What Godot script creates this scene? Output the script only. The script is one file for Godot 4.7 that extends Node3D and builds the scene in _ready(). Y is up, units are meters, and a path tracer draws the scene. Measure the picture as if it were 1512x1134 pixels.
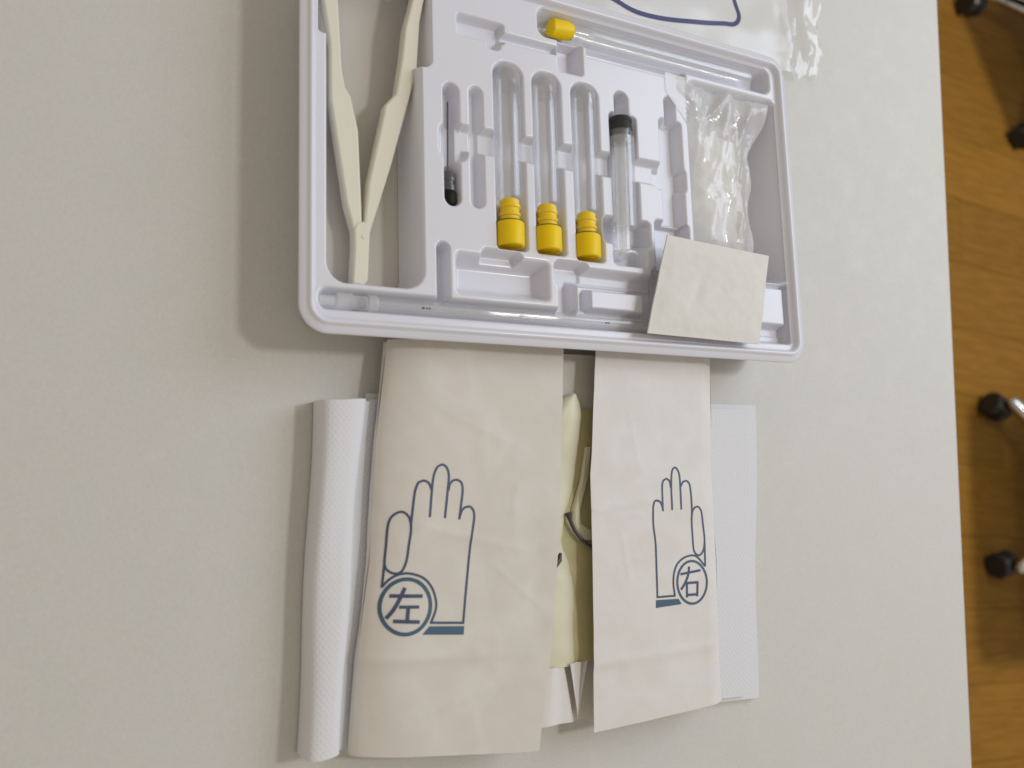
extends Node3D
# A sterile puncture kit laid out on a white table: tray, glove wrapper, drape, pouch. All design figures are in millimetres.

const MM := 0.001
var M := {}
var rng := RandomNumberGenerator.new()
var crumple := FastNoiseLite.new()
var ripple := FastNoiseLite.new()

# ------------------------------------------------------------------ helpers
func V(x: float, y: float, z: float) -> Vector3:
	return Vector3(x, y, z) * MM

func numbered(parent: Node, called: String) -> String:
	if not parent.has_node(NodePath(called)):
		return called
	var n := 1
	while parent.has_node(NodePath("%s_%03d" % [called, n])):
		n += 1
	return "%s_%03d" % [called, n]

func thing(called: String, label: String, category: String, at := Vector3.ZERO, turn := 0.0, group := "") -> Node3D:
	var o := Node3D.new()
	o.name = numbered(self, called)
	add_child(o, true)
	o.position = at
	o.rotation.y = turn
	describe(o, label, category, group)
	return o

func describe(o: Node, label: String, category: String, group := "") -> void:
	o.set_meta("label", label)
	o.set_meta("category", category)
	if group != "":
		o.set_meta("group", group)

func put(mesh: Mesh, called: String, material: Material, parent: Node, at := Vector3.ZERO, turn := Vector3.ZERO) -> MeshInstance3D:
	var o := MeshInstance3D.new()
	o.mesh = mesh
	o.material_override = material
	o.name = numbered(parent, called)
	parent.add_child(o, true)
	o.position = at
	o.rotation = turn
	return o

func start() -> SurfaceTool:
	var st := SurfaceTool.new()
	st.begin(Mesh.PRIMITIVE_TRIANGLES)
	return st

func done(st: SurfaceTool) -> ArrayMesh:
	st.index()
	st.generate_normals()
	return st.commit()

# rows of points; seen from outside, columns run right and rows run down (or columns left and rows up)
func weave(st: SurfaceTool, rows: Array, sg := 0, flip := false) -> void:
	st.set_smooth_group(sg)
	for i in rows.size() - 1:
		var a: PackedVector3Array = rows[i]
		var b: PackedVector3Array = rows[i + 1]
		for j in a.size() - 1:
			var q := [a[j], a[j + 1], b[j + 1], a[j], b[j + 1], b[j]]
			if flip:
				q = [a[j], b[j + 1], a[j + 1], a[j], b[j], b[j + 1]]
			for p in q:
				st.set_uv(Vector2(p.x, p.z) * 10.0)
				st.add_vertex(p)

# a solid of revolution round local y from [radius, y] pairs (mm); corners sharper than 35 degrees stay sharp
func lathe(st: SurfaceTool, profile: Array, segs := 40, xf := Transform3D.IDENTITY, first_group := 1) -> void:
	var sg := first_group
	var rows := []
	for i in profile.size():
		var row := PackedVector3Array()
		for k in segs + 1:
			var t := TAU * (k % segs) / segs
			row.append(xf * V(profile[i][0] * cos(t), profile[i][1], profile[i][0] * sin(t)))
		rows.append(row)
		if i > 0:
			weave(st, [rows[i - 1], rows[i]], sg)
		if i > 0 and i < profile.size() - 1:
			var d0 := Vector2(profile[i][0] - profile[i - 1][0], profile[i][1] - profile[i - 1][1])
			var d1 := Vector2(profile[i + 1][0] - profile[i][0], profile[i + 1][1] - profile[i][1])
			if absf(d0.angle_to(d1)) > deg_to_rad(35):
				sg += 1

func dome(r: float, y: float, n := 8, up := false) -> Array:
	var out := []
	for k in n + 1:
		var t := PI / 2 * k / n
		out.append([r * cos(t), y + r * sin(t)] if up else [r * sin(t), y - r * cos(t)])
	return out

func spline(pts: Array, closed := false, step := 1.2) -> PackedVector2Array:
	var p := PackedVector2Array()
	for i in range(0, pts.size(), 2):
		p.append(Vector2(pts[i], pts[i + 1]))
	var n := p.size()
	var out := PackedVector2Array()
	for i in (n if closed else n - 1):
		var p0 := p[(i - 1 + n) % n] if closed or i > 0 else p[0]
		var p1 := p[i]
		var p2 := p[(i + 1) % n]
		var p3 := p[(i + 2) % n] if closed or i + 2 < n else p[n - 1]
		var m := maxi(1, int(p1.distance_to(p2) / step))
		for k in m:
			out.append(p1.cubic_interpolate(p2, p0, p3, float(k) / m))
	out.append(p[0] if closed else p[n - 1])
	return out

# a printed or inked line lying on the surface y = height(x, z)
func ink(st: SurfaceTool, line: PackedVector2Array, width: float, height: Callable, lift := 0.22) -> void:
	var a := PackedVector3Array()
	var b := PackedVector3Array()
	var n := line.size()
	var closed := line[0].distance_to(line[n - 1]) < 0.01
	for i in n:
		var before := line[n - 2] if closed and i == 0 else line[maxi(i - 1, 0)]
		var after := line[1] if closed and i == n - 1 else line[mini(i + 1, n - 1)]
		var t := (after - before).normalized()
		var s := Vector2(-t.y, t.x) * width * 0.5
		for side in [[a, s], [b, -s]]:
			var q: Vector2 = line[i] + side[1]
			var e := V(q.x, height.call(q.x, q.y) + lift, q.y)
			if side[1] == s:
				a.append(e)
			else:
				b.append(e)
	weave(st, [b, a], 0)

func straight(pts: Array, step := 1.5) -> PackedVector2Array:
	var out := PackedVector2Array()
	for i in range(0, pts.size() - 2, 2):
		var p := Vector2(pts[i], pts[i + 1])
		var q := Vector2(pts[i + 2], pts[i + 3])
		var m := maxi(1, int(p.distance_to(q) / step))
		for k in m:
			out.append(p.lerp(q, float(k) / m))
	out.append(Vector2(pts[pts.size() - 2], pts[pts.size() - 1]))
	return out

func inked_patch(st: SurfaceTool, a: Vector2, b: Vector2, c: Vector2, d: Vector2, height: Callable, lift := 0.22) -> void:
	var rows := []
	for i in 5:
		var row := PackedVector3Array()
		for j in 17:
			var q := a.lerp(b, j / 16.0).lerp(d.lerp(c, j / 16.0), i / 4.0)
			row.append(V(q.x, height.call(q.x, q.y) + lift, q.y))
		rows.append(row)
	weave(st, rows)

# a sheet with a real thickness: top rows as seen from above, edges closed
func slab(st: SurfaceTool, top: Array, thick: float) -> void:
	var bottom := []
	for r in top:
		var row := PackedVector3Array()
		for p in r:
			row.append(p - V(0, thick, 0))
		bottom.append(row)
	weave(st, top, 1)
	weave(st, bottom, 2, true)
	var n := top.size() - 1
	weave(st, [bottom[0], top[0]], 3)
	weave(st, [top[n], bottom[n]], 4)
	var l0 := PackedVector3Array()
	var l1 := PackedVector3Array()
	var r0 := PackedVector3Array()
	var r1 := PackedVector3Array()
	for i in n + 1:
		l0.append(top[i][0]); l1.append(bottom[i][0])
		r0.append(top[i][top[i].size() - 1]); r1.append(bottom[i][top[i].size() - 1])
	weave(st, [l1, l0], 5, true)
	weave(st, [r0, r1], 6, true)

func bevel_box(size: Vector3, b: float) -> ArrayMesh:       # millimetres, centred
	var st := start()
	block(st, size, b)
	return done(st)

func block(st: SurfaceTool, size: Vector3, b: float, xf := Transform3D.IDENTITY) -> void:
	var h := size / 2
	var rows := []
	for lv in [[-h.y, b], [-h.y + b, 0.0], [h.y - b, 0.0], [h.y, b]]:
		var x: float = h.x - lv[1]
		var z: float = h.z - lv[1]
		var row := PackedVector3Array()
		for c in [Vector2(x, -z + b), Vector2(x, z - b), Vector2(x - b, z), Vector2(-x + b, z), Vector2(-x, z - b), Vector2(-x, -z + b), Vector2(-x + b, -z), Vector2(x - b, -z), Vector2(x, -z + b)]:
			row.append(xf * V(c.x, lv[0], c.y))
		rows.append(row)
	weave(st, rows, -1)
	for cap in [[rows[0], true], [rows[3], false]]:
		var r: PackedVector3Array = cap[0]
		st.set_smooth_group(-1)
		for k in range(1, 7):
			for p in ([r[0], r[k], r[k + 1]] if cap[1] else [r[0], r[k + 1], r[k]]):
				st.set_uv(Vector2(p.x, p.z) * 10.0)
				st.add_vertex(p)

# an outline (x, z pairs, clockwise seen from above) raised to a plate with rounded upper edges
func plate(st: SurfaceTool, outline: PackedVector2Array, y0: Callable, thick: float, b: float) -> void:
	var pts := outline
	if Geometry2D.is_polygon_clockwise(pts):
		pts.reverse()
	var levels := [[0.0, 0.0], [0.0, thick - b], [b * 0.3, thick - b * 0.3], [b, thick]]
	var inner := pts
	var rows := []
	for lv in levels:
		var row := PackedVector3Array()
		var n := pts.size()
		inner = PackedVector2Array()
		for i in n:
			var t0 := (pts[i] - pts[(i - 1 + n) % n]).normalized()
			var t1 := (pts[(i + 1) % n] - pts[i]).normalized()
			var nn := Vector2(-t0.y - t1.y, t0.x + t1.x).normalized()
			var k := 1.0 / maxf(0.5, nn.dot(Vector2(-t1.y, t1.x)))
			var q: Vector2 = pts[i] + nn * lv[0] * k
			inner.append(q)
			row.append(V(q.x, y0.call(q.x, q.y) + lv[1], q.y))
		row.append(row[0])
		rows.append(row)
	weave(st, rows, 1)
	var tri := Geometry2D.triangulate_polygon(inner)
	st.set_smooth_group(2)
	for i in range(0, tri.size(), 3):
		var a := inner[tri[i]]
		var c := inner[tri[i + 1]]
		var d := inner[tri[i + 2]]
		if (c - a).cross(d - a) < 0:
			var s := c
			c = d
			d = s
		for q in [a, c, d]:
			st.set_uv(Vector2(q.x, q.y) * 0.01)
			st.add_vertex(V(q.x, y0.call(q.x, q.y) + thick, q.y))

# a round bar through points (mm), radius per point
func bar(st: SurfaceTool, pts: Array, radii: Array, segs := 14, sg := 1) -> void:
	var rows := []
	for i in pts.size():
		var t: Vector3 = (pts[mini(i + 1, pts.size() - 1)] - pts[maxi(i - 1, 0)]).normalized()
		var side := t.cross(Vector3.UP if absf(t.y) < 0.9 else Vector3.RIGHT).normalized()
		var up := side.cross(t)
		var row := PackedVector3Array()
		for k in segs + 1:
			var w := TAU * (k % segs) / segs
			row.append((pts[i] + (side * cos(w) + up * sin(w)) * radii[i]) * MM)
		rows.append(row)
	weave(st, rows, sg, true)
	for e in [0, pts.size() - 1]:
		st.set_smooth_group(-1)
		for k in segs:
			var q := [pts[e] * MM, rows[e][k], rows[e][k + 1]] if e == 0 else [pts[e] * MM, rows[e][k + 1], rows[e][k]]
			for p in q:
				st.set_uv(Vector2.ZERO)
				st.add_vertex(p)

func mat(called: String, linear: Color, rough := 0.5) -> StandardMaterial3D:
	var m := StandardMaterial3D.new()
	m.resource_name = called
	m.albedo_color = linear.linear_to_srgb()
	m.roughness = rough
	M[called] = m
	return m

func clear(called: String, alpha: float, rough := 0.08, tint := Color(0.85, 0.86, 0.88)) -> StandardMaterial3D:
	var m := mat(called, tint, rough)
	m.transparency = BaseMaterial3D.TRANSPARENCY_ALPHA
	m.albedo_color.a = alpha
	return m

func noise_texture(seed_: int, freq: float, colors: Array, size := 512, octaves := 4) -> NoiseTexture2D:
	var n := FastNoiseLite.new()
	n.seed = seed_
	n.frequency = freq
	n.fractal_octaves = octaves
	var t := NoiseTexture2D.new()
	t.width = size
	t.height = size
	t.seamless = true
	t.noise = n
	if colors.size():
		var g := Gradient.new()
		g.offsets = PackedFloat32Array()
		g.colors = PackedColorArray()
		for i in colors.size():
			g.add_point(float(i) / (colors.size() - 1), colors[i].linear_to_srgb())
		t.color_ramp = g
	return t

func spread(m: StandardMaterial3D, scale: Vector3, world := false) -> void:
	m.uv1_triplanar = true
	m.uv1_world_triplanar = world
	m.uv1_scale = scale

# a fine random grain, as in laminate and pulp
func speckle(seed_: int, low: float) -> ImageTexture:
	var g := RandomNumberGenerator.new()
	g.seed = seed_
	var im := Image.create(512, 512, false, Image.FORMAT_RGB8)
	for y in 512:
		for x in 512:
			var v := lerpf(low, 1.0, g.randf())
			im.set_pixel(x, y, Color(v, v, v * lerpf(0.985, 1.0, g.randf())))
	return ImageTexture.create_from_image(im)

# ------------------------------------------------------------------ materials
func materials() -> void:
	var t := mat("table_white", Color.WHITE, 0.5)
	t.albedo_texture = noise_texture(3, 0.01, [Color(0.615, 0.605, 0.578), Color(0.628, 0.618, 0.594), Color(0.62, 0.61, 0.583)])
	spread(t, Vector3.ONE * 3.0)
	t.roughness = 0.85
	t.roughness_texture = noise_texture(33, 0.02, [Color(0.35, 0.35, 0.35), Color(0.6, 0.6, 0.6), Color(0.42, 0.42, 0.42)], 512, 5)
	t.detail_enabled = true
	t.detail_blend_mode = BaseMaterial3D.BLEND_MODE_MUL
	t.detail_albedo = speckle(31, 0.965)
	t.detail_uv_layer = BaseMaterial3D.DETAIL_UV_1
	mat("table_edge", Color(0.55, 0.42, 0.34), 0.5)
	mat("leg_grey", Color(0.35, 0.35, 0.36), 0.4)
	for k in 4:
		var w := mat("wood_%d" % k, Color.WHITE, 0.55)
		w.metallic_specular = 0.22
		var f := 0.36 + 0.02 * k
		w.albedo_texture = noise_texture(20 + k, 0.012, [Color(0.38, 0.185, 0.026) * f, Color(0.54, 0.27, 0.042) * f, Color(0.42, 0.205, 0.03) * f, Color(0.60, 0.31, 0.052) * f], 512, 5)
		spread(w, Vector3(0.7, 4.0, 9.0))
	var p := mat("tray_plastic", Color(0.76, 0.765, 0.84), 0.2)
	p.backlight_enabled = true
	p.backlight = Color(0.4, 0.4, 0.4)
	mat("ivory_plastic", Color(0.72, 0.69, 0.57), 0.42)
	mat("yellow_plastic", Color(0.86, 0.60, 0.003), 0.42).metallic_specular = 0.35
	mat("yellow_edge", Color(0.12, 0.10, 0.03), 0.5)
	mat("black_rubber", Color(0.003, 0.003, 0.003), 0.5).metallic_specular = 0.25
	mat("hub_black", Color(0.010, 0.012, 0.006), 0.5).metallic_specular = 0.25
	mat("mark_black", Color(0.03, 0.03, 0.035), 0.5)
	var s := mat("steel", Color(0.10, 0.10, 0.105), 0.35)
	s.metallic = 0.5
	clear("thin_plastic", 0.85, 0.22, Color(0.70, 0.67, 0.62))
	clear("tube_clear", 0.09, 0.04, Color(0.62, 0.62, 0.64)).metallic_specular = 0.7
	clear("syringe_clear", 0.04, 0.08).metallic_specular = 0.22
	clear("barrel_milky", 0.16, 0.06, Color(0.75, 0.75, 0.77)).metallic_specular = 0.6
	clear("measuring_clear", 0.17, 0.05, Color(0.66, 0.66, 0.68)).metallic_specular = 0.5
	clear("smoke", 0.5, 0.1, Color(0.10, 0.10, 0.105))
	clear("mouth_clear", 0.015, 0.05).metallic_specular = 0.25
	clear("long_clear", 0.1, 0.05)
	clear("rod_clear", 0.12, 0.1)
	clear("rod_milky", 0.3, 0.12)
	clear("hub_clear", 0.45, 0.1, Color(0.16, 0.16, 0.17))
	clear("bag_film", 0.42, 0.12, Color(0.86, 0.86, 0.86)).metallic_specular = 0.4
	clear("pouch_film", 0.75, 0.2, Color(0.78, 0.775, 0.76))
	clear("pouch_edge_film", 0.15, 0.07, Color(0.80, 0.79, 0.77))
	var c := mat("paper", Color.WHITE, 0.62)
	c.albedo_texture = noise_texture(7, 0.006, [Color(0.625, 0.575, 0.51), Color(0.675, 0.64, 0.59), Color(0.635, 0.597, 0.535), Color(0.665, 0.622, 0.575)], 512, 3)
	spread(c, Vector3.ONE * 6.0)
	c.heightmap_enabled = true
	c.heightmap_texture = noise_texture(8, 0.02, [], 512, 5)
	c.heightmap_scale = 0.010
	var r := mat("paper_pale", Color.WHITE, 0.6)
	r.albedo_texture = noise_texture(9, 0.006, [Color(0.685, 0.65, 0.62), Color(0.72, 0.70, 0.685), Color(0.695, 0.67, 0.645), Color(0.715, 0.685, 0.665)], 512, 3)
	spread(r, Vector3.ONE * 6.0)
	r.heightmap_enabled = true
	r.heightmap_texture = c.heightmap_texture
	r.heightmap_scale = 0.010
	var k := mat("packet_paper", Color.WHITE, 0.75)
	k.albedo_texture = noise_texture(11, 0.02, [Color(0.68, 0.665, 0.625), Color(0.73, 0.715, 0.68)])
	spread(k, Vector3.ONE * 14.0)
	k.heightmap_enabled = true
	k.heightmap_texture = noise_texture(12, 0.03, [], 512, 4)
	k.heightmap_scale = 0.008
	var d := mat("nonwoven", Color(0.70, 0.705, 0.735), 0.85)
	var dots := Image.create(64, 64, false, Image.FORMAT_RGB8)
	for y in 64:
		for x in 64:
			var a := Vector2(fposmod(x + 16.0, 32.0) - 16.0, fposmod(y + 16.0, 64.0) - 32.0 + 16.0)
			var u := minf(Vector2(fposmod(x, 64.0) - 32.0, fposmod(y, 64.0) - 32.0).length(), minf(minf(Vector2(x, y).length(), Vector2(64 - x, y).length()), minf(Vector2(x, 64 - y).length(), Vector2(64 - x, 64 - y).length())))
			var v := smoothstep(8.0, 16.0, u)
			dots.set_pixel(x, y, Color(v, v, v))
	var dt := ImageTexture.create_from_image(dots)
	d.heightmap_enabled = true
	d.heightmap_texture = dt
	d.heightmap_scale = 0.010
	spread(d, Vector3(380, 380, 300))
	mat("cotton", Color(0.84, 0.83, 0.81), 0.95)
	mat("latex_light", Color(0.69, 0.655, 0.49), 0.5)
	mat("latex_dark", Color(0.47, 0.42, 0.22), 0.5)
	mat("bead_dark", Color(0.06, 0.05, 0.05), 0.45)
	mat("print_blue", Color(0.045, 0.10, 0.165), 0.55)
	mat("print_slate", Color(0.045, 0.072, 0.14), 0.55)
	mat("pen_blue", Color(0.02, 0.02, 0.12), 0.4)
	mat("chair_black", Color(0.012, 0.012, 0.013), 0.45)
	mat("chair_fabric", Color(0.014, 0.013, 0.013), 0.9)
	var ch := mat("chrome", Color(0.62, 0.62, 0.63), 0.16)
	ch.metallic = 1.0

# ------------------------------------------------------------------ scene
func _ready() -> void:
	rng.seed = 11
	crumple.seed = 5
	crumple.frequency = 0.022
	crumple.fractal_octaves = 3
	crumple.fractal_type = FastNoiseLite.FRACTAL_RIDGED
	ripple.seed = 9
	ripple.frequency = 0.013
	ripple.fractal_octaves = 2
	# camera: a hand-held phone 39 cm over the table, looking down and to the right
	var cam := Camera3D.new()
	cam.name = "camera"
	add_child(cam)
	var right := Vector3(0.88484, 0.46497, 0.02920)
	var up := Vector3(-0.03459, 0.12808, -0.99116)
	cam.transform = Transform3D(Basis(right, up, right.cross(up)).orthonormalized(), V(-86.5, 390.3, 71.8))
	var at := CameraAttributesPhysical.new()
	at.frustum_focal_length = 35.0 / (2.0 * 0.45433)
	at.exposure_aperture = 9.5
	at.frustum_focus_distance = 0.46
	cam.attributes = at
	cam.fov = 48.867
	cam.near = 0.02
	cam.far = 60.0
	cam.current = true
	# environment: an even grey office all round; lamps give the rest
	var we := WorldEnvironment.new()
	we.name = "environment"
	var e := Environment.new()
	e.background_mode = Environment.BG_COLOR
	e.background_color = Color(0.66, 0.625, 0.575)
	e.background_energy_multiplier = 0.92
	e.tonemap_mode = Environment.TONE_MAPPER_LINEAR
	e.tonemap_exposure = 1.25
	e.sdfgi_enabled = true
	e.ssao_enabled = true
	e.ssil_enabled = true
	we.environment = e
	add_child(we)
	# ceiling panels: the one to the right throws the shadows, the far ones soften them
	lamp("ceiling_panel_light", Vector3(1.12, 1.90, -0.16), Vector3(0.05, 0, 0), Vector2(0.20, 0.20), 0.78, Color(1.0, 0.99, 0.97))
	lamp("window_side_light", Vector3(1.25, 0.95, -0.5), Vector3(0.45, 0, -0.15), Vector2(0.9, 0.8), 0.80, Color(0.86, 0.92, 1.0))
	var spot := SpotLight3D.new()
	spot.name = "downlight_over_chairs"
	add_child(spot)
	spot.look_at_from_position(Vector3(2.05, 2.0, -0.45), Vector3(2.0, -0.75, -0.45), Vector3(0, 0, -1))
	spot.spot_angle = 33.0
	spot.spot_angle_attenuation = 0.5
	spot.spot_range = 8.0
	spot.spot_attenuation = 2.0
	spot.light_size = 0.12
	spot.light_energy = 4.0
	spot.light_color = Color(1.0, 0.97, 0.92)
	spot.shadow_enabled = true
	materials()
	floor_and_table()
	chairs()
	tray()
	tray_contents()
	pouch()
	drape()
	gloves_and_wrapper()

func lamp(called: String, at: Vector3, towards: Vector3, size: Vector2, energy: float, color: Color) -> void:
	var l := AreaLight3D.new()
	l.name = numbered(self, called)
	add_child(l)
	l.look_at_from_position(at, towards, Vector3(0, 0, -1))
	l.area_size = size
	l.light_energy = energy
	l.light_color = color
	l.area_range = 12.0
	l.area_attenuation = 2.0
	l.shadow_enabled = true

# ------------------------------------------------------------------ floor, table, chairs
func floor_and_table() -> void:
	var turn := deg_to_rad(-4.62)
	var fl := Node3D.new()
	fl.name = "floor"
	add_child(fl)
	fl.position = V(0, -750, 0)
	fl.rotation.y = turn
	fl.set_meta("kind", "structure")
	put(bevel_box(Vector3(7000, 30, 6400), 1), "subfloor", M.leg_grey, fl, V(900, -28.2, -200))
	var board := bevel_box(Vector3(1199.4, 12, 148.5), 1.0)
	for i in 34:
		for j in 5:
			var x := -1500.0 + 1200.0 * j + (i * 437) % 1200
			put(board, "floor_board", M["wood_%d" % rng.randi_range(0, 3)], fl, V(x, -6.5, -2700 + 149.0 * i))
	var tb := thing("table", "large white laminate tabletop with thin beige edge band under the kit", "table", Vector3.ZERO, turn)
	put(bevel_box(Vector3(1284, 25, 2000), 0.6), "tabletop", M.table_white, tb, V(484.4 - 642, -12.5, -100))
	put(bevel_box(Vector3(1.2, 24.4, 1999), 0.4), "edge_band", M.table_edge, tb, V(485.1, -12.8, -100))
	for x in [-740.0, 400.0]:
		for z in [-1040.0, 840.0]:
			put(bevel_box(Vector3(45, 724, 45), 3), "leg", M.leg_grey, tb, V(x, -387.5, z))

func chairs() -> void:
	office_chair(V(1890, -750, 103), -0.096, "black office chair on a chrome star base, beside the middle of the table")
	office_chair(V(2024, -750, -987), 0.473, "black office chair on a chrome star base, farther up the table near the corner")

func office_chair(at: Vector3, turn: float, label: String) -> void:
	var c := thing("office_chair", label, "chair", at, turn, "office chairs beyond the table")
	var st := start()
	lathe(st, [[0, 62], [34, 62], [38, 68], [38, 108], [30, 116], [26, 118], [26, 250], [14, 251], [14, 352], [0, 352]], 28)
	put(done(st), "gas_column", M.chair_black, c)
	for k in 5:
		var a := TAU * k / 5.0
		var dir := Vector3(cos(a), 0, sin(a))
		st = start()
		bar(st, [dir * 30 + Vector3(0, 94, 0), dir * 130 + Vector3(0, 90, 0), dir * 230 + Vector3(0, 78, 0), dir * 292 + Vector3(0, 68, 0), dir * 300 + Vector3(0, 66, 0)], [22.0, 19.0, 15.0, 13.0, 6.0], 14)
		put(done(st), "base_leg", M.chrome, c)
		var cs := start()
		lathe(cs, [[0, 52], [7, 52], [7, 70], [0, 70]], 12, Transform3D(Basis.IDENTITY, dir * 282 * MM), 1)
		for side in [-1.0, 1.0]:
			var b := Basis(Vector3.UP, -a + 0.6 * k) * Basis(Vector3.RIGHT, PI / 2)
			lathe(cs, [[0, -9], [22, -9], [26, -6], [26, 6], [22, 9], [0, 9]], 24, Transform3D(b, dir * 282 * MM + V(0, 26, 0) + b * V(0, 14 * side, 0)), 10)
		block(cs, Vector3(34, 20, 48), 6, Transform3D(Basis(Vector3.UP, -a + 0.6 * k), dir * 282 * MM + V(0, 44, 0)))
		put(done(cs), "caster", M.chair_black, c)
	put(bevel_box(Vector3(460, 70, 470), 26), "seat", M.chair_fabric, c, V(0, 388, 0))
	st = start()
	bar(st, [Vector3(120, 352, 0), Vector3(285, 380, 0), Vector3(315, 470, 0), Vector3(310, 640, 0)], [16.0, 16.0, 15.0, 13.0])
	put(done(st), "back_support", M.chair_black, c)
	put(bevel_box(Vector3(45, 430, 430), 18), "backrest", M.chair_fabric, c, V(292, 770, 0), Vector3(0, 0, 0.1))

# ------------------------------------------------------------------ the tray
const X0 := 6.0
const Z0 := -185.3
const STEP := 0.6
const NX := 481
const NZ := 299
const DECK := 32.5
var H := PackedFloat32Array()

func rounded(x: float, z: float, b: Array) -> float:
	var r: float = b[4]
	var qx: float = absf(x - (b[0] + b[2]) / 2) - (b[2] - b[0]) / 2 + r
	var qz: float = absf(z - (b[1] + b[3]) / 2) - (b[3] - b[1]) / 2 + r
	return minf(maxf(qx, qz), 0.0) + Vector2(maxf(qx, 0), maxf(qz, 0)).length() - r

func press(b: Array, level: float, wall: float, raise := false) -> void:
	for i in range(maxi(0, int((b[1] - Z0) / STEP)), mini(NZ, int((b[3] - Z0) / STEP) + 2)):
		for j in range(maxi(0, int((b[0] - X0) / STEP)), mini(NX, int((b[2] - X0) / STEP) + 2)):
			var d := -rounded(X0 + j * STEP, Z0 + i * STEP, b)
			if d <= 0:
				continue
			var t := minf(d / wall, 1.0)
			t = t * t * (3 - 2 * t)
			var k := i * NX + j
			if raise:
				H[k] = maxf(H[k], lerpf(H[k], level, t))
			else:
				H[k] = minf(H[k], lerpf(DECK, level, t))

func tray() -> void:
	H.resize(NX * NZ)
	H.fill(DECK)
	# tweezers compartment
	press([12.0, -200.0, 59.5, -23.0, 10.0], 9.0, 5.5)
	press([7.3, -200.0, 30.0, -139.5, 4.0], 9.0, 7.0)
	press([40.0, -200.0, 65.0, -134.0, 5.0], 9.0, 4.5)
	# needle slots and the finger groove across them
	press([69.5, -129.5, 79.0, -66.0, 4.7], 24.0, 2.8)
	press([83.5, -130.5, 92.0, -66.5, 4.2], 26.0, 3.0)
	press([67.0, -110.5, 84.0, -88.0, 7.5], 27.5, 3.0)
	press([78.0, -109.5, 218.0, -94.5, 2.0], 27.5, 3.0)
	# test tube slots
	press([97.0, -147.5, 115.5, -47.5, 8.0], 23.6, 4.2)
	press([97.0, -64.0, 115.5, -47.5, 2.5], 23.6, 3.4)
	press([119.5, -147.0, 138.0, -47.5, 8.0], 23.6, 4.2)
	press([119.5, -64.0, 138.0, -47.5, 2.5], 23.6, 3.4)
	press([143.0, -146.0, 161.5, -46.5, 8.0], 23.6, 4.2)
	press([143.0, -64.0, 161.5, -46.5, 2.5], 23.6, 3.4)
	# two syringe slots
	press([171.0, -146.0, 181.0, -125.0, 4.6], 24.0, 3.0)
	press([167.0, -133.0, 186.0, -70.0, 3.0], 23.5, 3.5)
	press([160.5, -74.0, 192.0, -58.0, 3.0], 22.5, 3.5)
	press([166.0, -64.0, 189.0, -46.5, 3.0], 22.5, 3.5)
	press([205.0, -150.0, 213.8, -125.0, 4.3], 26.0, 3.0)
	press([200.5, -136.0, 217.5, -72.0, 3.0], 25.0, 3.5)
	press([196.0, -108.0, 219.0, -93.0, 3.0], 25.0, 3.5)
	press([194.0, -76.0, 219.0, -46.0, 3.0], 24.0, 3.5)
	# channel for the long tube along the far rim, with its steps
	press([124.0, -183.5, 289.0, -165.5, 6.0], 21.5, 5.0)
	press([154.0, -168.0, 223.0, -160.5, 2.0], 27.0, 3.0)
	press([136.0, -168.0, 152.5, -148.5, 2.5], 23.0, 3.0)
	press([78.0, -167.5, 105.0, -155.0, 2.0], 27.0, 2.4)
	press([94.0, -160.0, 103.0, -151.5, 3.0], 27.0, 2.4)
	press([100.0, -163.0, 137.0, -157.0, 2.0], 28.5, 2.4)
	# deep compartment on the right
	press([221.0, -164.0, 294.0, -46.0, 8.0], 9.0, 10.0)
	# long groove along the near rim
	press([8.5, -21.5, 293.0, -10.5, 4.6], 24.5, 3.0)
	# small pockets above it
	press([64.8, -48.5, 72.4, -16.0, 3.7], 24.0, 2.6)
	press([74.0, -45.0, 127.5, -22.5, 3.5], 22.0, 6.5)
	press([88.0, -48.0, 112.0, -36.0, 4.0], 25.0, 3.0)
	press([129.0, -46.5, 151.0, -34.0, 4.0], 24.0, 3.0)
	press([131.0, -40.0, 143.0, -14.0, 3.0], 24.0, 3.0)
	press([129.0, -44.0, 205.0, -33.0, 2.0], 25.0, 3.5)
	press([143.0, -38.0, 200.0, -16.0, 2.0], 25.0, 3.5)
	press([150.0, -33.6, 186.5, -21.0, 1.5], 31.5, 2.0, true)
	press([190.0, -49.0, 294.5, -12.0, 5.0], 24.0, 5.0)
	press([266.0, -46.5, 290.0, -21.0, 2.0], 31.0, 2.4, true)
	var t := thing("puncture_tray", "white moulded plastic tray with recesses holding tweezers, tubes and syringe", "tray")
	var verts := PackedVector3Array()
	var norms := PackedVector3Array()
	var index := PackedInt32Array()
	verts.resize(NX * NZ)
	norms.resize(NX * NZ)
	for i in NZ:
		for j in NX:
			var k := i * NX + j
			verts[k] = V(X0 + j * STEP, H[k], Z0 + i * STEP)
			var dx := (H[k + 1] if j < NX - 1 else H[k]) - (H[k - 1] if j > 0 else H[k])
			var dz := (H[k + NX] if i < NZ - 1 else H[k]) - (H[k - NX] if i > 0 else H[k])
			norms[k] = Vector3(-dx, 2 * STEP, -dz).normalized()
			if i < NZ - 1 and j < NX - 1 and H[k] > 9.05:
				index.append_array([k, k + 1, k + NX + 1, k, k + NX + 1, k + NX])
	var arrays := []
	arrays.resize(Mesh.ARRAY_MAX)
	arrays[Mesh.ARRAY_VERTEX] = verts
	arrays[Mesh.ARRAY_NORMAL] = norms
	arrays[Mesh.ARRAY_INDEX] = index
	var am := ArrayMesh.new()
	am.add_surface_from_arrays(Mesh.PRIMITIVE_TRIANGLES, arrays)
	put(am, "recessed_deck", M.tray_plastic, t)
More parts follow.
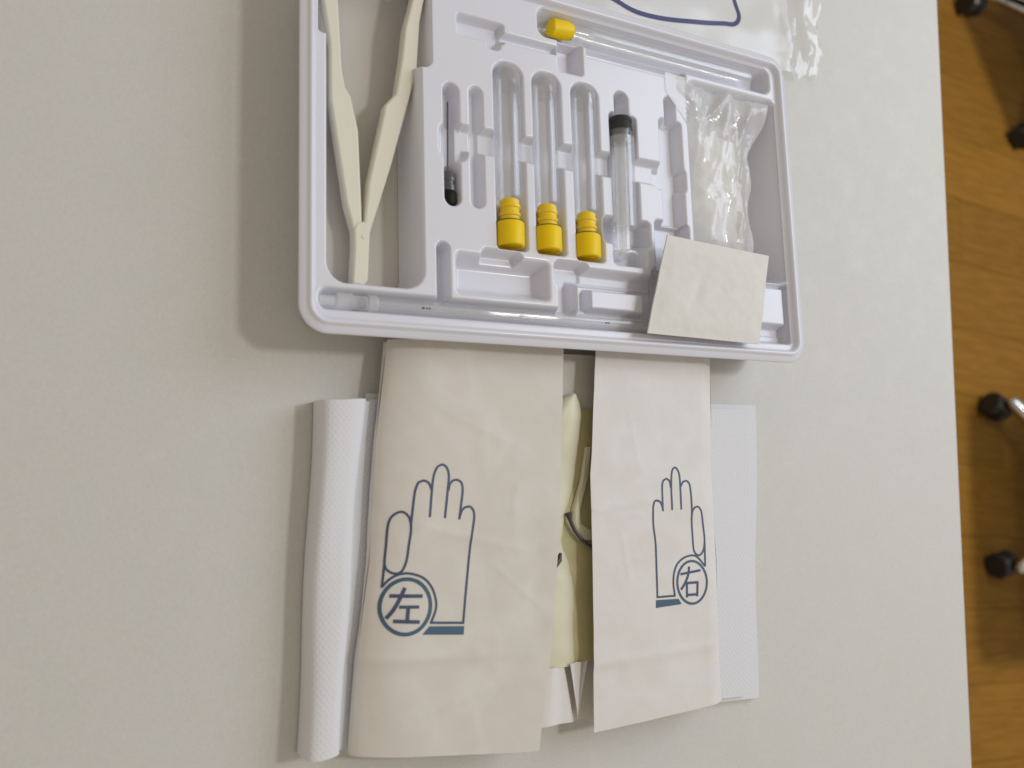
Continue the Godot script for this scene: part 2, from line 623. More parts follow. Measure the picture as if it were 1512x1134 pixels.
	# the deep-drawn floors are stretched so thin that the table shows through
	for b in [[11.0, -187.0, 63.0, -22.0], [224.0, -162.0, 292.0, -48.0]]:
		put(bevel_box(Vector3(b[2] - b[0], 0.4, b[3] - b[1]), 0.1), "thin_floor", M.thin_plastic, t, V((b[0] + b[2]) / 2, 8.9, (b[1] + b[3]) / 2))
	# rim and outer wall, swept round the rounded outline: [inset, height]
	var profile := [[11.0, 0.6], [10.2, 0.2], [9.4, 0.8], [4.2, 30.6], [3.2, 31.8], [0.4, 32.2], [0.0, 32.6], [0.0, 33.3], [0.5, 33.9], [3.0, 34.2], [3.7, 34.6], [4.2, 35.5], [4.8, 36.0], [5.7, 35.9], [6.4, 35.0], [7.0, 33.6], [7.8, 32.4], [8.8, 31.7]]
	var rows := []
	for p in profile:
		var row := PackedVector3Array()
		var inset: float = p[0]
		for c in [[300.0, -191.2, -PI / 2], [300.0, 0.0, 0.0], [0.0, 0.0, PI / 2], [0.0, -191.2, PI]]:
			var cx: float = c[0] + (-13.0 if c[0] > 0 else 13.0)
			var cz: float = c[1] + (13.0 if c[1] < 0 else -13.0)
			var r := maxf(13.0 - inset, 2.0)
			var push := maxf(0.0, inset - 11.0)
			for k in 13:
				var a: float = c[2] + PI / 2 * k / 12.0
				row.append(V(cx + (-push if c[0] > 0 else push) + r * cos(a), p[1], cz + r * sin(a)))
		row.append(row[0])
		rows.append(row)
	var st := start()
	weave(st, rows.slice(0, 5), 1)
	weave(st, rows.slice(4, 6), 2)
	weave(st, rows.slice(5), 3)
	put(done(st), "rim", M.tray_plastic, t)

# ------------------------------------------------------------------ what lies in the tray
func along(from: Vector3, to: Vector3) -> Transform3D:      # local y runs from one point (mm) towards the other
	var y := (to - from).normalized()
	var x := y.cross(Vector3.UP).normalized()
	return Transform3D(Basis(x, y, x.cross(y)), from * MM)

func tray_contents() -> void:
	tweezers()
	# needle
	var n := thing("puncture_needle", "thin steel needle with short black and clear hub in the leftmost slot", "needle")
	n.transform = along(Vector3(73.4, 27.6, -66.8), Vector3(74.2, 28.2, -121.0))
	var st := start()
	lathe(st, [[0, 0.4], [1.2, 0], [4.0, 1.2], [4.4, 2.4], [4.4, 7.4], [4.0, 8.0], [0, 8.0]], 28)
	put(done(st), "hub_cap", M.hub_black, n)
	st = start()
	lathe(st, [[3.9, 8.1], [3.9, 11], [3.3, 11.4], [3.3, 12.6], [3.8, 13], [3.8, 17], [2.6, 19], [1.4, 20.6], [0, 20.6]], 28)
	put(done(st), "hub", M.hub_clear, n)
	st = start()
	lathe(st, [[0, 8.2], [2.6, 8.2], [2.6, 9.6], [1.6, 9.8], [1.6, 11], [2.8, 11.2], [2.8, 13.4], [1.7, 13.6], [1.7, 15.4], [2.4, 15.6], [2.0, 18], [0.0, 19.2]], 20)
	put(done(st), "needle_seat", M.mark_black, n)
	st = start()
	lathe(st, [[0.45, 17], [0.45, 53.4], [0.0, 55]], 10)
	put(done(st), "needle_shaft", M.steel, n)
	# test tubes
	var rows := [[105.9, 106.9, -49.8, "left"], [127.6, 128.4, -49.8, "middle"], [151.2, 152.6, -48.8, "right"]]
	for r in rows:
		var tb := thing("test_tube", "clear test tube with yellow stopper, %s of the three lying side by side" % r[3], "test tube", Vector3.ZERO, 0.0, "three test tubes with yellow stoppers")
		tb.transform = along(Vector3(r[0] - 0.5, 31.0, r[2]), Vector3(r[1] - 0.5, 30.7, r[2] - 96))
		st = start()
		var wall := dome(5.7, 89.3, 8, true)
		wall.reverse()
		lathe(st, wall + [[5.7, 25.0]], 36)
		lathe(st, [[6.8, 25.0]] + dome(6.8, 89.3, 10, true), 36, Transform3D.IDENTITY, 20)
		lathe(st, [[6.25, 84.0]] + dome(6.25, 89.3, 10, true), 36, Transform3D.IDENTITY, 40)
		put(done(st), "glass_tube", M.tube_clear, tb)
		st = start()
		lathe(st, [[6.0, 12.5], [7.0, 12.5], [7.0, 13.4], [6.8, 13.8], [6.8, 25.0]], 36)
		put(done(st), "tube_mouth", M.mouth_clear, tb)
		st = start()
		lathe(st, [[0, 1.2], [5.6, 1.0], [5.9, 0.2], [6.5, 0.0], [7.1, 0.5], [7.2, 1.2], [7.2, 11.6], [7.0, 12.2], [0, 12.2]], 40)
		var cap := put(done(st), "stopper", M.yellow_plastic, tb)
		st = start()
		lathe(st, [[6.2, 12.25], [4.9, 12.8], [4.9, 15.2], [5.5, 15.5], [5.5, 16.9], [4.9, 17.3], [4.9, 19.4], [5.5, 19.7], [5.5, 21.1], [4.9, 21.5], [4.9, 23.6], [4.2, 24.3], [0, 24.4]], 36)
		put(done(st), "stopper_plug", M.yellow_plastic, cap)
		st = start()
		lathe(st, [[7.0, 12.25], [7.25, 12.3], [7.25, 12.7], [6.6, 12.8]], 36)
		put(done(st), "stopper_edge", M.yellow_edge, cap)
	# syringe
	var s := thing("syringe", "small clear syringe with black rubber plunger tip right of the test tubes", "syringe")
	s.transform = along(Vector3(174.3, 30.4, -52.6), Vector3(175.9, 30.6, -131.0))
	st = start()
	lathe(st, [[7.5, 15.4], [7.5, 66.0]], 36, Transform3D.IDENTITY, 1)
	lathe(st, [[6.8, 15.4], [6.8, 66.0]], 36, Transform3D.IDENTITY, 3)
	put(done(st), "barrel", M.barrel_milky, s)
	st = start()
	lathe(st, [[7.5, 66.0], [7.5, 78.4], [6.6, 80.2], [3.0, 81.4], [2.2, 82.2], [1.8, 90], [1.2, 90.1]], 36, Transform3D.IDENTITY, 8)
	put(done(st), "barrel_nose", M.syringe_clear, s)
	put(bevel_box(Vector3(26, 2.4, 13), 1.0), "finger_flange", M.syringe_clear, s, V(0, 14.2, 0))
	st = start()
	lathe(st, [[0, 70.4], [6.5, 70.4], [6.6, 71.0], [6.6, 72.2], [6.2, 72.6], [6.2, 74.6], [6.6, 75.0], [6.6, 76.8], [6.0, 77.6], [0, 78.1]], 32)
	put(done(st), "rubber_stopper", M.black_rubber, s)
	st = start()
	lathe(st, [[0, 63.0], [5.2, 63.2], [5.8, 66.0], [6.2, 70.2], [0, 70.3]], 28)
	put(done(st), "plunger_head", M.smoke, s)
	st = start()
	block(st, Vector3(8.6, 68, 1.2), 0.3, Transform3D(Basis.IDENTITY, V(0, 36, 0)))
	block(st, Vector3(1.2, 68, 8.6), 0.3, Transform3D(Basis.IDENTITY, V(0, 36.02, 0)))
	lathe(st, [[0, 0], [7.4, 0], [7.6, 0.6], [7.6, 1.6], [7.2, 2], [0, 2]], 32, Transform3D.IDENTITY, 3)
	lathe(st, [[0, 67.5], [4.6, 67.5], [4.6, 70.4], [0, 70.5]], 24, Transform3D.IDENTITY, 20)
	put(done(st), "plunger_rod", M.rod_milky, s)
	# long tube along the far rim
	var l := thing("long_tube", "long clear tube with angular yellow cap lying along the far rim", "tube")
	l.transform = along(Vector3(134.4, 28.6, -175.0), Vector3(274.0, 27.8, -175.6))
	st = start()
	lathe(st, [[0, 0.3], [4.6, 0.0], [5.4, 0.8], [5.6, 9.0], [4.4, 13.6], [2.8, 14.4], [0, 14.4]], 6)
	put(done(st), "cap", M.yellow_plastic, l)
	st = start()
	lathe(st, [[4.0, 14.5], [4.0, 138]], 28)
	lathe(st, [[2.2, 14.5], [2.6, 20], [4.6, 23], [5.6, 24], [5.6, 137], [5.0, 139.5], [1.2, 140.5], [0, 140.5]], 32, Transform3D.IDENTITY, 4)
	put(done(st), "tube_body", M.long_clear, l)
	st = start()
	lathe(st, [[0, 14.6], [0.7, 14.7], [0.7, 128], [0, 129]], 10)
	put(done(st), "inner_wire", M.rod_clear, l)
	# manometer tube along the near rim
	var g := thing("measuring_tube", "long clear measuring tube with fine black marks in the groove along the near rim", "tube")
	g.transform = along(Vector3(9.6, 29.0, -15.8), Vector3(268.0, 29.0, -16.0))
	st = start()
	lathe(st, [[1.8, 26], [1.8, 258]], 20)
	lathe(st, [[1.6, 25.8], [3.5, 26], [3.5, 257.6], [1.6, 258]], 28, Transform3D.IDENTITY, 4)
	put(done(st), "tube_body", M.measuring_clear, g)
	st = start()
	lathe(st, [[1.8, 0], [2.4, 0.2], [2.4, 7], [4.0, 8], [4.0, 15], [3.3, 15.6], [3.3, 22], [4.1, 22.4], [4.1, 26.4], [3.4, 27]], 28)
	put(done(st), "connector", M.rod_milky, g)
	st = start()
	lathe(st, [[0, 19.0], [2.6, 19.0], [2.6, 21.6], [0, 21.6]], 20)
	put(done(st), "connector_seal", M.hub_clear, g)
	for m in [[48.4, 1.3], [50.2, 0.8], [51.6, 0.9], [99.4, 1.0], [101.0, 0.7], [150.2, 1.0], [151.8, 0.7]]:
		put(bevel_box(Vector3(0.9, m[1], 0.2), 0.05), "graduation_mark", M.mark_black, g, g.basis.inverse() * V(0, 3.45, 0.8) + V(0, m[0], 0))
	bag_in_tray()
	paper_packet()

func tweezers() -> void:
	var tw := thing("tweezers", "ivory plastic tweezers lying open in a V in the deep left compartment", "tweezers")
	var lift := func(_x: float, z: float) -> float: return 14.5 + (-z - 30) * 0.02
	var arm_l := [28.6, -51.5, 24.8, -64.9, 20.9, -90.0, 17.2, -114.0, 16.8, -140.7, 13.4, -163.5, 12.6, -180.0, 19.9, -180.0, 20.8, -165.4, 22.9, -129.5, 24.6, -121.0, 27.2, -117.3, 30.9, -100.6, 32.4, -66.0, 32.8, -51.5]
	var arm_r := [33.0, -51.5, 35.3, -76.4, 42.2, -110.5, 42.9, -114.8, 48.3, -121.3, 51.0, -139.8, 52.4, -155.0, 56.4, -172.0, 57.6, -179.0, 63.8, -179.0, 63.3, -176.1, 60.3, -160.0, 58.9, -133.2, 55.7, -121.5, 46.7, -86.2, 36.5, -51.5]
	var grip := [27.7, -27.3, 28.6, -26.3, 33.4, -26.3, 35.5, -29.0, 36.0, -40.0, 36.5, -52.0, 35.8, -56.5, 33.2, -57.0, 30.0, -56.5, 28.4, -53.0, 28.6, -44.0]
	for a in [[arm_l, "arm", 6.0, 0.0, 0.0], [arm_r, "arm", 6.0, 0.05, 0.05], [grip, "grip", 6.6, -0.2, 0.0]]:
		var p := PackedVector2Array()
		for i in range(0, a[0].size(), 2):
			p.append(Vector2(a[0][i], a[0][i + 1]))
		var dy: float = a[3]
		var tilt: float = a[4]
		var st := start()
		plate(st, p, func(x: float, z: float) -> float: return lift.call(x, z) + dy + tilt * maxf(0.0, -z - 52.0), a[2], 1.1)
		put(done(st), a[1], M.ivory_plastic, tw)
	var st2 := start()
	lathe(st2, [[0, 0], [1.3, 0], [1.3, 0.5], [0.9, 0.8], [0, 0.8]], 20)
	put(done(st2), "grip_stud", M.ivory_plastic, tw, V(33.2, 20.8, -49.5))

func bag_in_tray() -> void:
	var pad := thing("cotton_pad", "soft white cotton pad inside the clear bag in the right compartment", "cotton pad")
	var st := start()
	var rows := []
	for i in 41:
		var row := PackedVector3Array()
		for j in 31:
			var u := j / 30.0
			var v := i / 40.0
			var x := lerpf(229, 271, u)
			var z := lerpf(-142, -64, v)
			var edge := minf(minf(u, 1 - u) * 39.0, minf(v, 1 - v) * 78.0)
			row.append(V(x + 2.0 * ripple.get_noise_2d(z * 3, 5), 10.4 + 12.5 * sqrt(clampf(edge / 9.0, 0, 1)) + 3.0 * ripple.get_noise_2d(x * 3, z * 3), z))
		rows.append(row)
	slab(st, rows, 1.0)
	put(done(st), "cotton", M.cotton, pad)
	var bag := thing("clear_bag", "crumpled clear plastic bag filling the right compartment above the paper packet", "plastic bag")
	st = start()
	rows = []
	for i in 111:
		var row := PackedVector3Array()
		for j in 61:
			var u := j / 60.0
			var v := i / 110.0
			var x := lerpf(lerpf(207, 222.5, smoothstep(0.08, 0.3, v)), lerpf(287, 275, smoothstep(0.08, 0.4, v)) + 1.5 * sin(v * 17), u)
			var z := lerpf(-163.5 + 3 * u, -56, v)
			var edge := minf(minf(u, 1 - u) * 62.0, minf(v, 1 - v) * 107.0)
			var y := 19.0 + 10.0 * sqrt(clampf(edge / 14.0, 0, 1)) + 7.5 * clampf(1 - v * 5, 0, 1)
			y += 3.6 * crumple.get_noise_2d(x * 1.1 + z * 0.3, z * 0.45) + 1.4 * ripple.get_noise_2d(x * 3, z * 2) + 0.35 * crumple.get_noise_2d(x * 1.9 - z * 1.2, z * 1.6 + 33)
			y += 3.0 * exp(-pow((x - 245 + (z + 150) * 0.9) / 1.6, 2)) * exp(-pow((x - 247) / 12.0, 2))
			if x < 222.0:
				y = maxf(y, DECK + 0.6)
			row.append(V(x, maxf(y, 12.0), z))
		rows.append(row)
	weave(st, rows)
	put(done(st), "film", M.bag_film, bag)

func paper_packet() -> void:
	var c := thing("paper_packet", "cream square paper packet lying tilted over the tray's near right corner", "paper packet")
	var tl := Vector3(194.8, 42.5, -63.6)
	var tr := Vector3(271.5, 38.5, -61.3)
	var br := Vector3(258.6, 39.6, -8.4)
	var bl := Vector3(179.5, 41.0, -9.4)
	var rows := []
	for i in 33:
		var row := PackedVector3Array()
		for j in 41:
			var u := j / 40.0
			var v := i / 32.0
			var p := tl.lerp(tr, u).lerp(bl.lerp(br, u), v)
			var edge := minf(minf(u, 1 - u) * 76.0, minf(v, 1 - v) * 56.0)
			var dent := 1.2 * exp(-pow((u - 0.36 + 0.12 * (v - 0.5)) / 0.04, 2) - pow((v - 0.5) / 0.2, 2))
			p.y += 0.9 * smoothstep(0.0, 9.0, edge) - dent + 0.35 * ripple.get_noise_2d(p.x * 2.5, p.z * 2.5) + 0.25 * crumple.get_noise_2d(p.x, p.z)
			row.append(p * MM)
		rows.append(row)
	var st := start()
	slab(st, rows, 0.9)
	put(done(st), "paper_cover", M.packet_paper, c)

# ------------------------------------------------------------------ pouch behind the tray
func pouch_height(x: float, z: float) -> float:
	var y := 5.0 + 0.9 * ripple.get_noise_2d(x * 1.2, z * 1.2)
	var s := smoothstep(318.0, 345.0, x + (z + 205) * 0.05)
	y += s * (5.0 * ripple.get_noise_2d(x * 2.6 + 40, z * 1.4) + 2.2 * crumple.get_noise_2d(x * 0.9, z * 0.7 + 70))
	return maxf(y, 1.2)

func pouch() -> void:
	var p := thing("plastic_pouch", "milky plastic pouch with dark blue outline sticking out behind the tray", "plastic pouch")
	var rows := []
	var edge_rows := []
	for i in 66:
		var row := PackedVector3Array()
		var er := PackedVector3Array()
		for j in 81:
			var u := j / 80.0
			var v := i / 65.0
			var z := lerpf(-335, -196 - 8 * u, v)
			var x := lerpf(150, 346 + 1.2 * sin(z * 0.21) - 10.0 * v, u)
			row.append(V(x, pouch_height(x, z), z))
		for j in 31:
			var u := j / 30.0
			var v := i / 65.0
			var z := lerpf(-335, -205 + 3 * sin(u * 7), v)
			var x := lerpf(346 + 1.2 * sin(z * 0.21) - 10.0 * v, 373 + 2.0 * sin(z * 0.13) - 6.0 * v, u)
			er.append(V(x, pouch_height(x, z) + 0.0, z))
		rows.append(row)
		edge_rows.append(er)
	var st := start()
	slab(st, rows, 0.4)
	put(done(st), "film", M.pouch_film, p)
	st = start()
	weave(st, edge_rows)
	put(done(st), "sealed_edge", M.pouch_edge_film, p)
	st = start()
	ink(st, spline([176, -226, 195.5, -219.8, 212, -216.2, 233, -217.2, 262, -222.0, 281, -226.2, 290, -228.0, 294.2, -234.5, 290.8, -246, 284, -270, 280, -300, 268, -318, 220, -322, 180, -318, 166, -300, 164, -250], true), 3.0, pouch_height)
	put(done(st), "printed_outline", M.pen_blue, p)

# ------------------------------------------------------------------ drape under the glove wrapper
func drape() -> void:
	var d := thing("surgical_drape", "folded white nonwoven drape under the glove wrapper, its left fold rolled thick", "drape")
	var st := start()
	var rows := []
	for i in 81:
		var v := i / 80.0
		var row := PackedVector3Array()
		for q in [[0.06, 0.4], [0.03, 3], [0.04, 7], [0.04, 11.5], [0.07, 14.4], [0.13, 16.4], [0.22, 17.3], [0.42, 17.6], [0.68, 17.2], [0.86, 16.2], [0.96, 14.0], [1.0, 11.0], [1.02, 8], [1.12, 6.6], [1.6, 6.2]]:
			var z := lerpf(26.6, 180.6, v)
			var a := lerpf(13.6, 6.6, v) + 0.6 * sin(v * 9)
			var b := lerpf(36.5, 23.4, pow(v, 0.85)) + 0.5 * sin(v * 12 + 1)
			var x: float = lerpf(a, b, q[0])
			row.append(V(x, q[1] * (1.0 + 0.04 * sin(v * 7 + q[0] * 3)) + 0.3, z + 1.2 * q[0] * v + 0.6 * sin(q[0] * 5)))
		rows.append(row)
	weave(st, rows, 1)
	for e in [0, 80]:
		var base := PackedVector3Array()
		for p in rows[e]:
			base.append(Vector3(p.x, 0.4 * MM, p.z + (-0.0004 if e == 0 else 0.0004)))
		weave(st, [base, rows[e]] if e == 0 else [rows[e], base], 2 + e)
	put(done(st), "rolled_fold", M.nonwoven, d)
	for lay in [[30.0, 277.6, 0.6, 3.2, 22.0, 193.0, 287.0, 273.6], [26.0, 262.0, 3.9, 2.2, 25.0, 190.0, 278.4, 262.0]]:
		rows = []
		for i in 61:
			var v := i / 60.0
			var row := PackedVector3Array()
			for j in 61:
				var u := j / 60.0
				var x := lerpf(lerpf(40, lay[0], v), lerpf(lay[6], lay[7], v) + 1.0 * sin(v * 8), u)
				var z := lerpf(lay[4], lay[5] - 12 * (1 - u), v)
				var y: float = lay[2] + lay[3] + 0.5 * ripple.get_noise_2d(x, z) * smoothstep(0, 0.3, 1 - u)
				row.append(V(x, y, z))
			rows.append(row)
		st = start()
		slab(st, rows, lay[3] - 0.2)
		put(done(st), "drape_layer", M.nonwoven, d)

# ------------------------------------------------------------------ gloves in their paper wrapper
func crease(x: float, z: float, from: Vector2, to: Vector2, high: float, wide: float) -> float:
	var d := to - from
	var t := (Vector2(x, z) - from).dot(d) / d.length_squared()
	if t < -0.1 or t > 1.1:
		return 0.0
	var off := d.normalized().cross(Vector2(x, z) - from)
	return 0.8 * high * exp(-absf(off) / wide) * smoothstep(-0.1, 0.15, t) * (1 - smoothstep(0.85, 1.1, t))

func left_height(x: float, z: float) -> float:
	var e := clampf((x - edge_at(L_LEFT, z)) / 26.0, 0, 1)
	var y := 12.4 + 7.0 * pow(1 - (1 - e) * (1 - e), 0.7) + 0.9 * ripple.get_noise_2d(x, z) + 0.25 * crumple.get_noise_2d(x * 0.8, z * 0.8)
	y += crease(x, z, Vector2(24, 142), Vector2(128, 150), 0.7, 1.6) - 0.6 * smoothstep(143.0, 150.0, z)
	y += crease(x, z, Vector2(40, 17), Vector2(140, 16), 0.5, 1.2) + crease(x, z, Vector2(56, 84), Vector2(118, 100), 0.5, 1.3)
	y += crease(x, z, Vector2(112, 66), Vector2(108, 84), 0.7, 1.0) + crease(x, z, Vector2(70, 30), Vector2(120, 52), 0.35, 1.4) + crease(x, z, Vector2(36, 44), Vector2(60, 40), 0.5, 1.0)
	y += crease(x, z, Vector2(40, 172), Vector2(110, 160), 0.4, 1.5) + crease(x, z, Vector2(96, 104), Vector2(124, 128), 0.4, 1.2)
	y += 1.0 * smoothstep(116.0, 136.0, x) * smoothstep(20, 80, z) * (1 - smoothstep(120, 170, z))
	return y

func right_height(x: float, z: float) -> float:
	var e := clampf((edge_at(R_RIGHT, z) - x) / 12.0, 0, 1)
	var y := 14.2 + 5.6 * (1 - (1 - e) * (1 - e)) + 0.8 * ripple.get_noise_2d(x + 300, z) + 0.22 * crumple.get_noise_2d(x * 0.8 + 70, z * 0.8)
	y += crease(x, z, Vector2(150, 158), Vector2(236, 156), 0.7, 1.4) - 0.5 * smoothstep(157.0, 163.0, z)
	y += crease(x, z, Vector2(153, 82), Vector2(198, 76), 0.8, 1.1) + crease(x, z, Vector2(164, 86), Vector2(186, 84), 0.6, 0.8) + crease(x, z, Vector2(172, 92), Vector2(176, 118), 0.45, 1.0)
	y += crease(x, z, Vector2(166, 112), Vector2(184, 106), 0.5, 0.9) + crease(x, z, Vector2(180, 28), Vector2(186, 62), 0.35, 1.2) + crease(x, z, Vector2(160, 16), Vector2(238, 15), 0.4, 1.2)
	return y

const L_LEFT := [46.2, 6.0, 41.6, 42.4, 37.6, 99.9, 32.0, 141.6, 28.8, 183.4]
const L_RIGHT := [141.0, 0.0, 136.3, 62.3, 131.8, 112.5, 126.2, 155.8, 119.4, 194.2]
const R_LEFT := [160.7, 0.8, 154.3, 62.6, 153.7, 107.3, 152.0, 158.9, 150.8, 190.5]
const R_RIGHT := [244.0, 0.0, 240.0, 63.8, 238.7, 120.0, 238.4, 166.7, 238.2, 187.2]

func edge_at(line: Array, z: float) -> float:
	for i in range(0, line.size() - 2, 2):
		if z <= line[i + 3] or i == line.size() - 4:
			return lerpf(line[i], line[i + 2], (z - line[i + 1]) / (line[i + 3] - line[i + 1]))
	return line[0]

func flap(lines: Array, near: Array, height: Callable, top: float) -> ArrayMesh:
	var rows := []
	for i in 111:
		var v := i / 110.0
		var row := PackedVector3Array()
		for j in 61:
			var u := j / 60.0
			var z := lerpf(top, lerpf(near[0], near[1], u), v)
			var x := lerpf(edge_at(lines[0], z), edge_at(lines[1], z), u)
			row.append(V(x, height.call(x, z), z))
		rows.append(row)
	var st := start()
	slab(st, rows, 0.3)
	return done(st)

func gloves_and_wrapper() -> void:
	var w := thing("glove_wrapper", "open white paper glove wrapper with a hand printed on each flap", "glove wrapper")
	var lf := put(flap([L_LEFT, L_RIGHT], [183.4, 194.2], left_height, -3.0), "flap", M.paper, w)
	lf.set_meta("label", "wide left paper flap printed with a left hand")
	var rf := put(flap([R_LEFT, R_RIGHT], [190.5, 187.2], right_height, -3.0), "flap", M.paper_pale, w)
	rf.set_meta("label", "narrow right paper flap printed with a right hand")
	# back sheet and the folded sides that carry the flaps
	var rows := []
	for i in 41:
		var v := i / 40.0
		var row := PackedVector3Array()
		for j in 41:
			var u := j / 40.0
			var z := lerpf(-2.0, lerpf(182.5, 186.5, minf(1.0, u * 1.6)), v)
			var x := lerpf(edge_at(L_LEFT, z) + 0.8, edge_at(R_RIGHT, z) - 0.8, u)
			row.append(V(x, 8.4 + 0.5 * ripple.get_noise_2d(x, z + 500), z))
		rows.append(row)
	var st := start()
	slab(st, rows, 0.4)
	put(done(st), "back_sheet", M.paper, w)
	for side in 2:
		rows = []
		for i in 61:
			var z := lerpf(-2.0, 183.0 if side == 0 else 186.5, i / 60.0)
			var row := PackedVector3Array()
			for j in 9:
				var t := j / 8.0
				var x := edge_at(L_LEFT, z) if side == 0 else edge_at(R_RIGHT, z)
				var y0 := left_height(x, z) - 0.1 if side == 0 else right_height(x, z) - 0.1
				var bulge := 0.5 * sin(PI * t) + 0.4 * sin(z * 0.07 + 3 * t)
				row.append(V(x + (-bulge if side == 0 else bulge), lerpf(y0, 8.3, t), z))
			rows.append(row)
		st = start()
		weave(st, rows, 0, side == 0)
		put(done(st), "folded_side", M.paper, w)
	# paper corners folded inwards at the near end, seen between the flaps
	for f in [[[122.0, 158.0], [139.0, 158.0], [143.5, 185.6], [116.0, 185.0], 11.6, 15.6], [[141.6, 157.0], [153.6, 157.0], [146.2, 184.0], [144.8, 184.0], 11.0, 13.8]]:
		rows = []
		for i in 17:
			var row := PackedVector3Array()
			for j in 13:
				var a := Vector2(f[0][0], f[0][1]).lerp(Vector2(f[1][0], f[1][1]), j / 12.0)
				var b := Vector2(f[3][0], f[3][1]).lerp(Vector2(f[2][0], f[2][1]), j / 12.0)
				var q := a.lerp(b, i / 16.0)
				row.append(V(q.x, lerpf(f[5], f[4], j / 12.0) + 0.5 * sin(j * 1.1 + i * 0.12), q.y))
			rows.append(row)
		st = start()
		slab(st, rows, 0.3)
		put(done(st), "folded_corner", M.paper_pale, w)
	hand_left(lf)
	hand_right(rf)
	gloves()

func hand_left(parent: Node) -> void:
	var st := start()
	var h := left_height
	var thin := 1.05
	ink(st, spline([51.1, 78.2, 54.5, 80.6, 55.5, 86.0, 54.3, 93.7, 53.2, 100.4, 51.0, 105.1, 47.9, 106.0, 44.9, 104.6, 43.4, 101.7, 44.2, 93.2, 45.1, 84.6, 46.9, 80.3], true), thin, h)
	ink(st, spline([55.4, 84.5, 57.0, 73.3, 57.9, 68.4, 59.5, 64.9, 61.7, 64.2, 64.3, 65.3, 65.9, 69.1]), thin, h)
	ink(st, spline([64.6, 81.2, 65.5, 72.5, 66.2, 65.6, 67.4, 60.6, 69.2, 57.6, 71.3, 56.8, 73.5, 58.1, 74.6, 62.2, 73.7, 69.8, 72.2, 81.9]), thin, h)
	ink(st, spline([74.1, 69.3, 74.9, 66.2, 76.4, 64.5, 78.3, 64.1, 80.9, 65.3, 81.6, 68.9, 80.6, 76.0, 79.6, 82.8]), thin, h)
	ink(st, spline([79.7, 82.0, 81.1, 78.5, 83.2, 77.1, 85.1, 76.9, 87.0, 78.7, 87.5, 81.8, 86.6, 88.0, 85.4, 94.6, 83.1, 112.4, 80.8, 130.7]), thin, h)
	ink(st, straight([81.3, 130.7, 64.1, 129.0]), thin, h)
	ink(st, spline([64.3, 129.3, 66.5, 124.7, 67.3, 120.4, 65.6, 114.0, 61.4, 108.9, 54.7, 106.3, 49.5, 106.5, 45.4, 108.4, 42.1, 111.7]), thin, h)
	ink(st, straight([42.1, 112.0, 43.4, 101.4]), thin, h)
	put(done(st), "hand_outline", M.print_slate, parent)
	st = start()
	var ring := PackedVector2Array()
	for k in 49:
		ring.append(Vector2(52.7, 120.9) + Vector2(12.3, 11.6).rotated(0.05) * Vector2(cos(TAU * k / 48), sin(TAU * k / 48)))
	ring[48] = ring[0]
	ink(st, ring, 1.7, h)
	inked_patch(st, Vector2(63.7, 130.6), Vector2(81.2, 132.2), Vector2(80.8, 136.0), Vector2(60.1, 133.9), h)
	put(done(st), "cuff_print", M.print_blue, parent)
	st = start()
	var bold := 1.6
	ink(st, straight([45.3, 115.7, 60.6, 116.8]), bold, h)
	ink(st, spline([52.3, 112.5, 49.8, 117.5, 46.7, 122.3, 43.6, 125.5]), bold + 0.1, h, 0.27)
	ink(st, straight([49.6, 120.9, 58.8, 121.5]), bold - 0.2, h, 0.25)
	ink(st, straight([53.7, 121.2, 53.0, 127.3]), bold, h, 0.30)
	ink(st, straight([46.7, 126.9, 58.9, 128.2]), bold, h)
	put(done(st), "left_character", M.print_slate, parent)

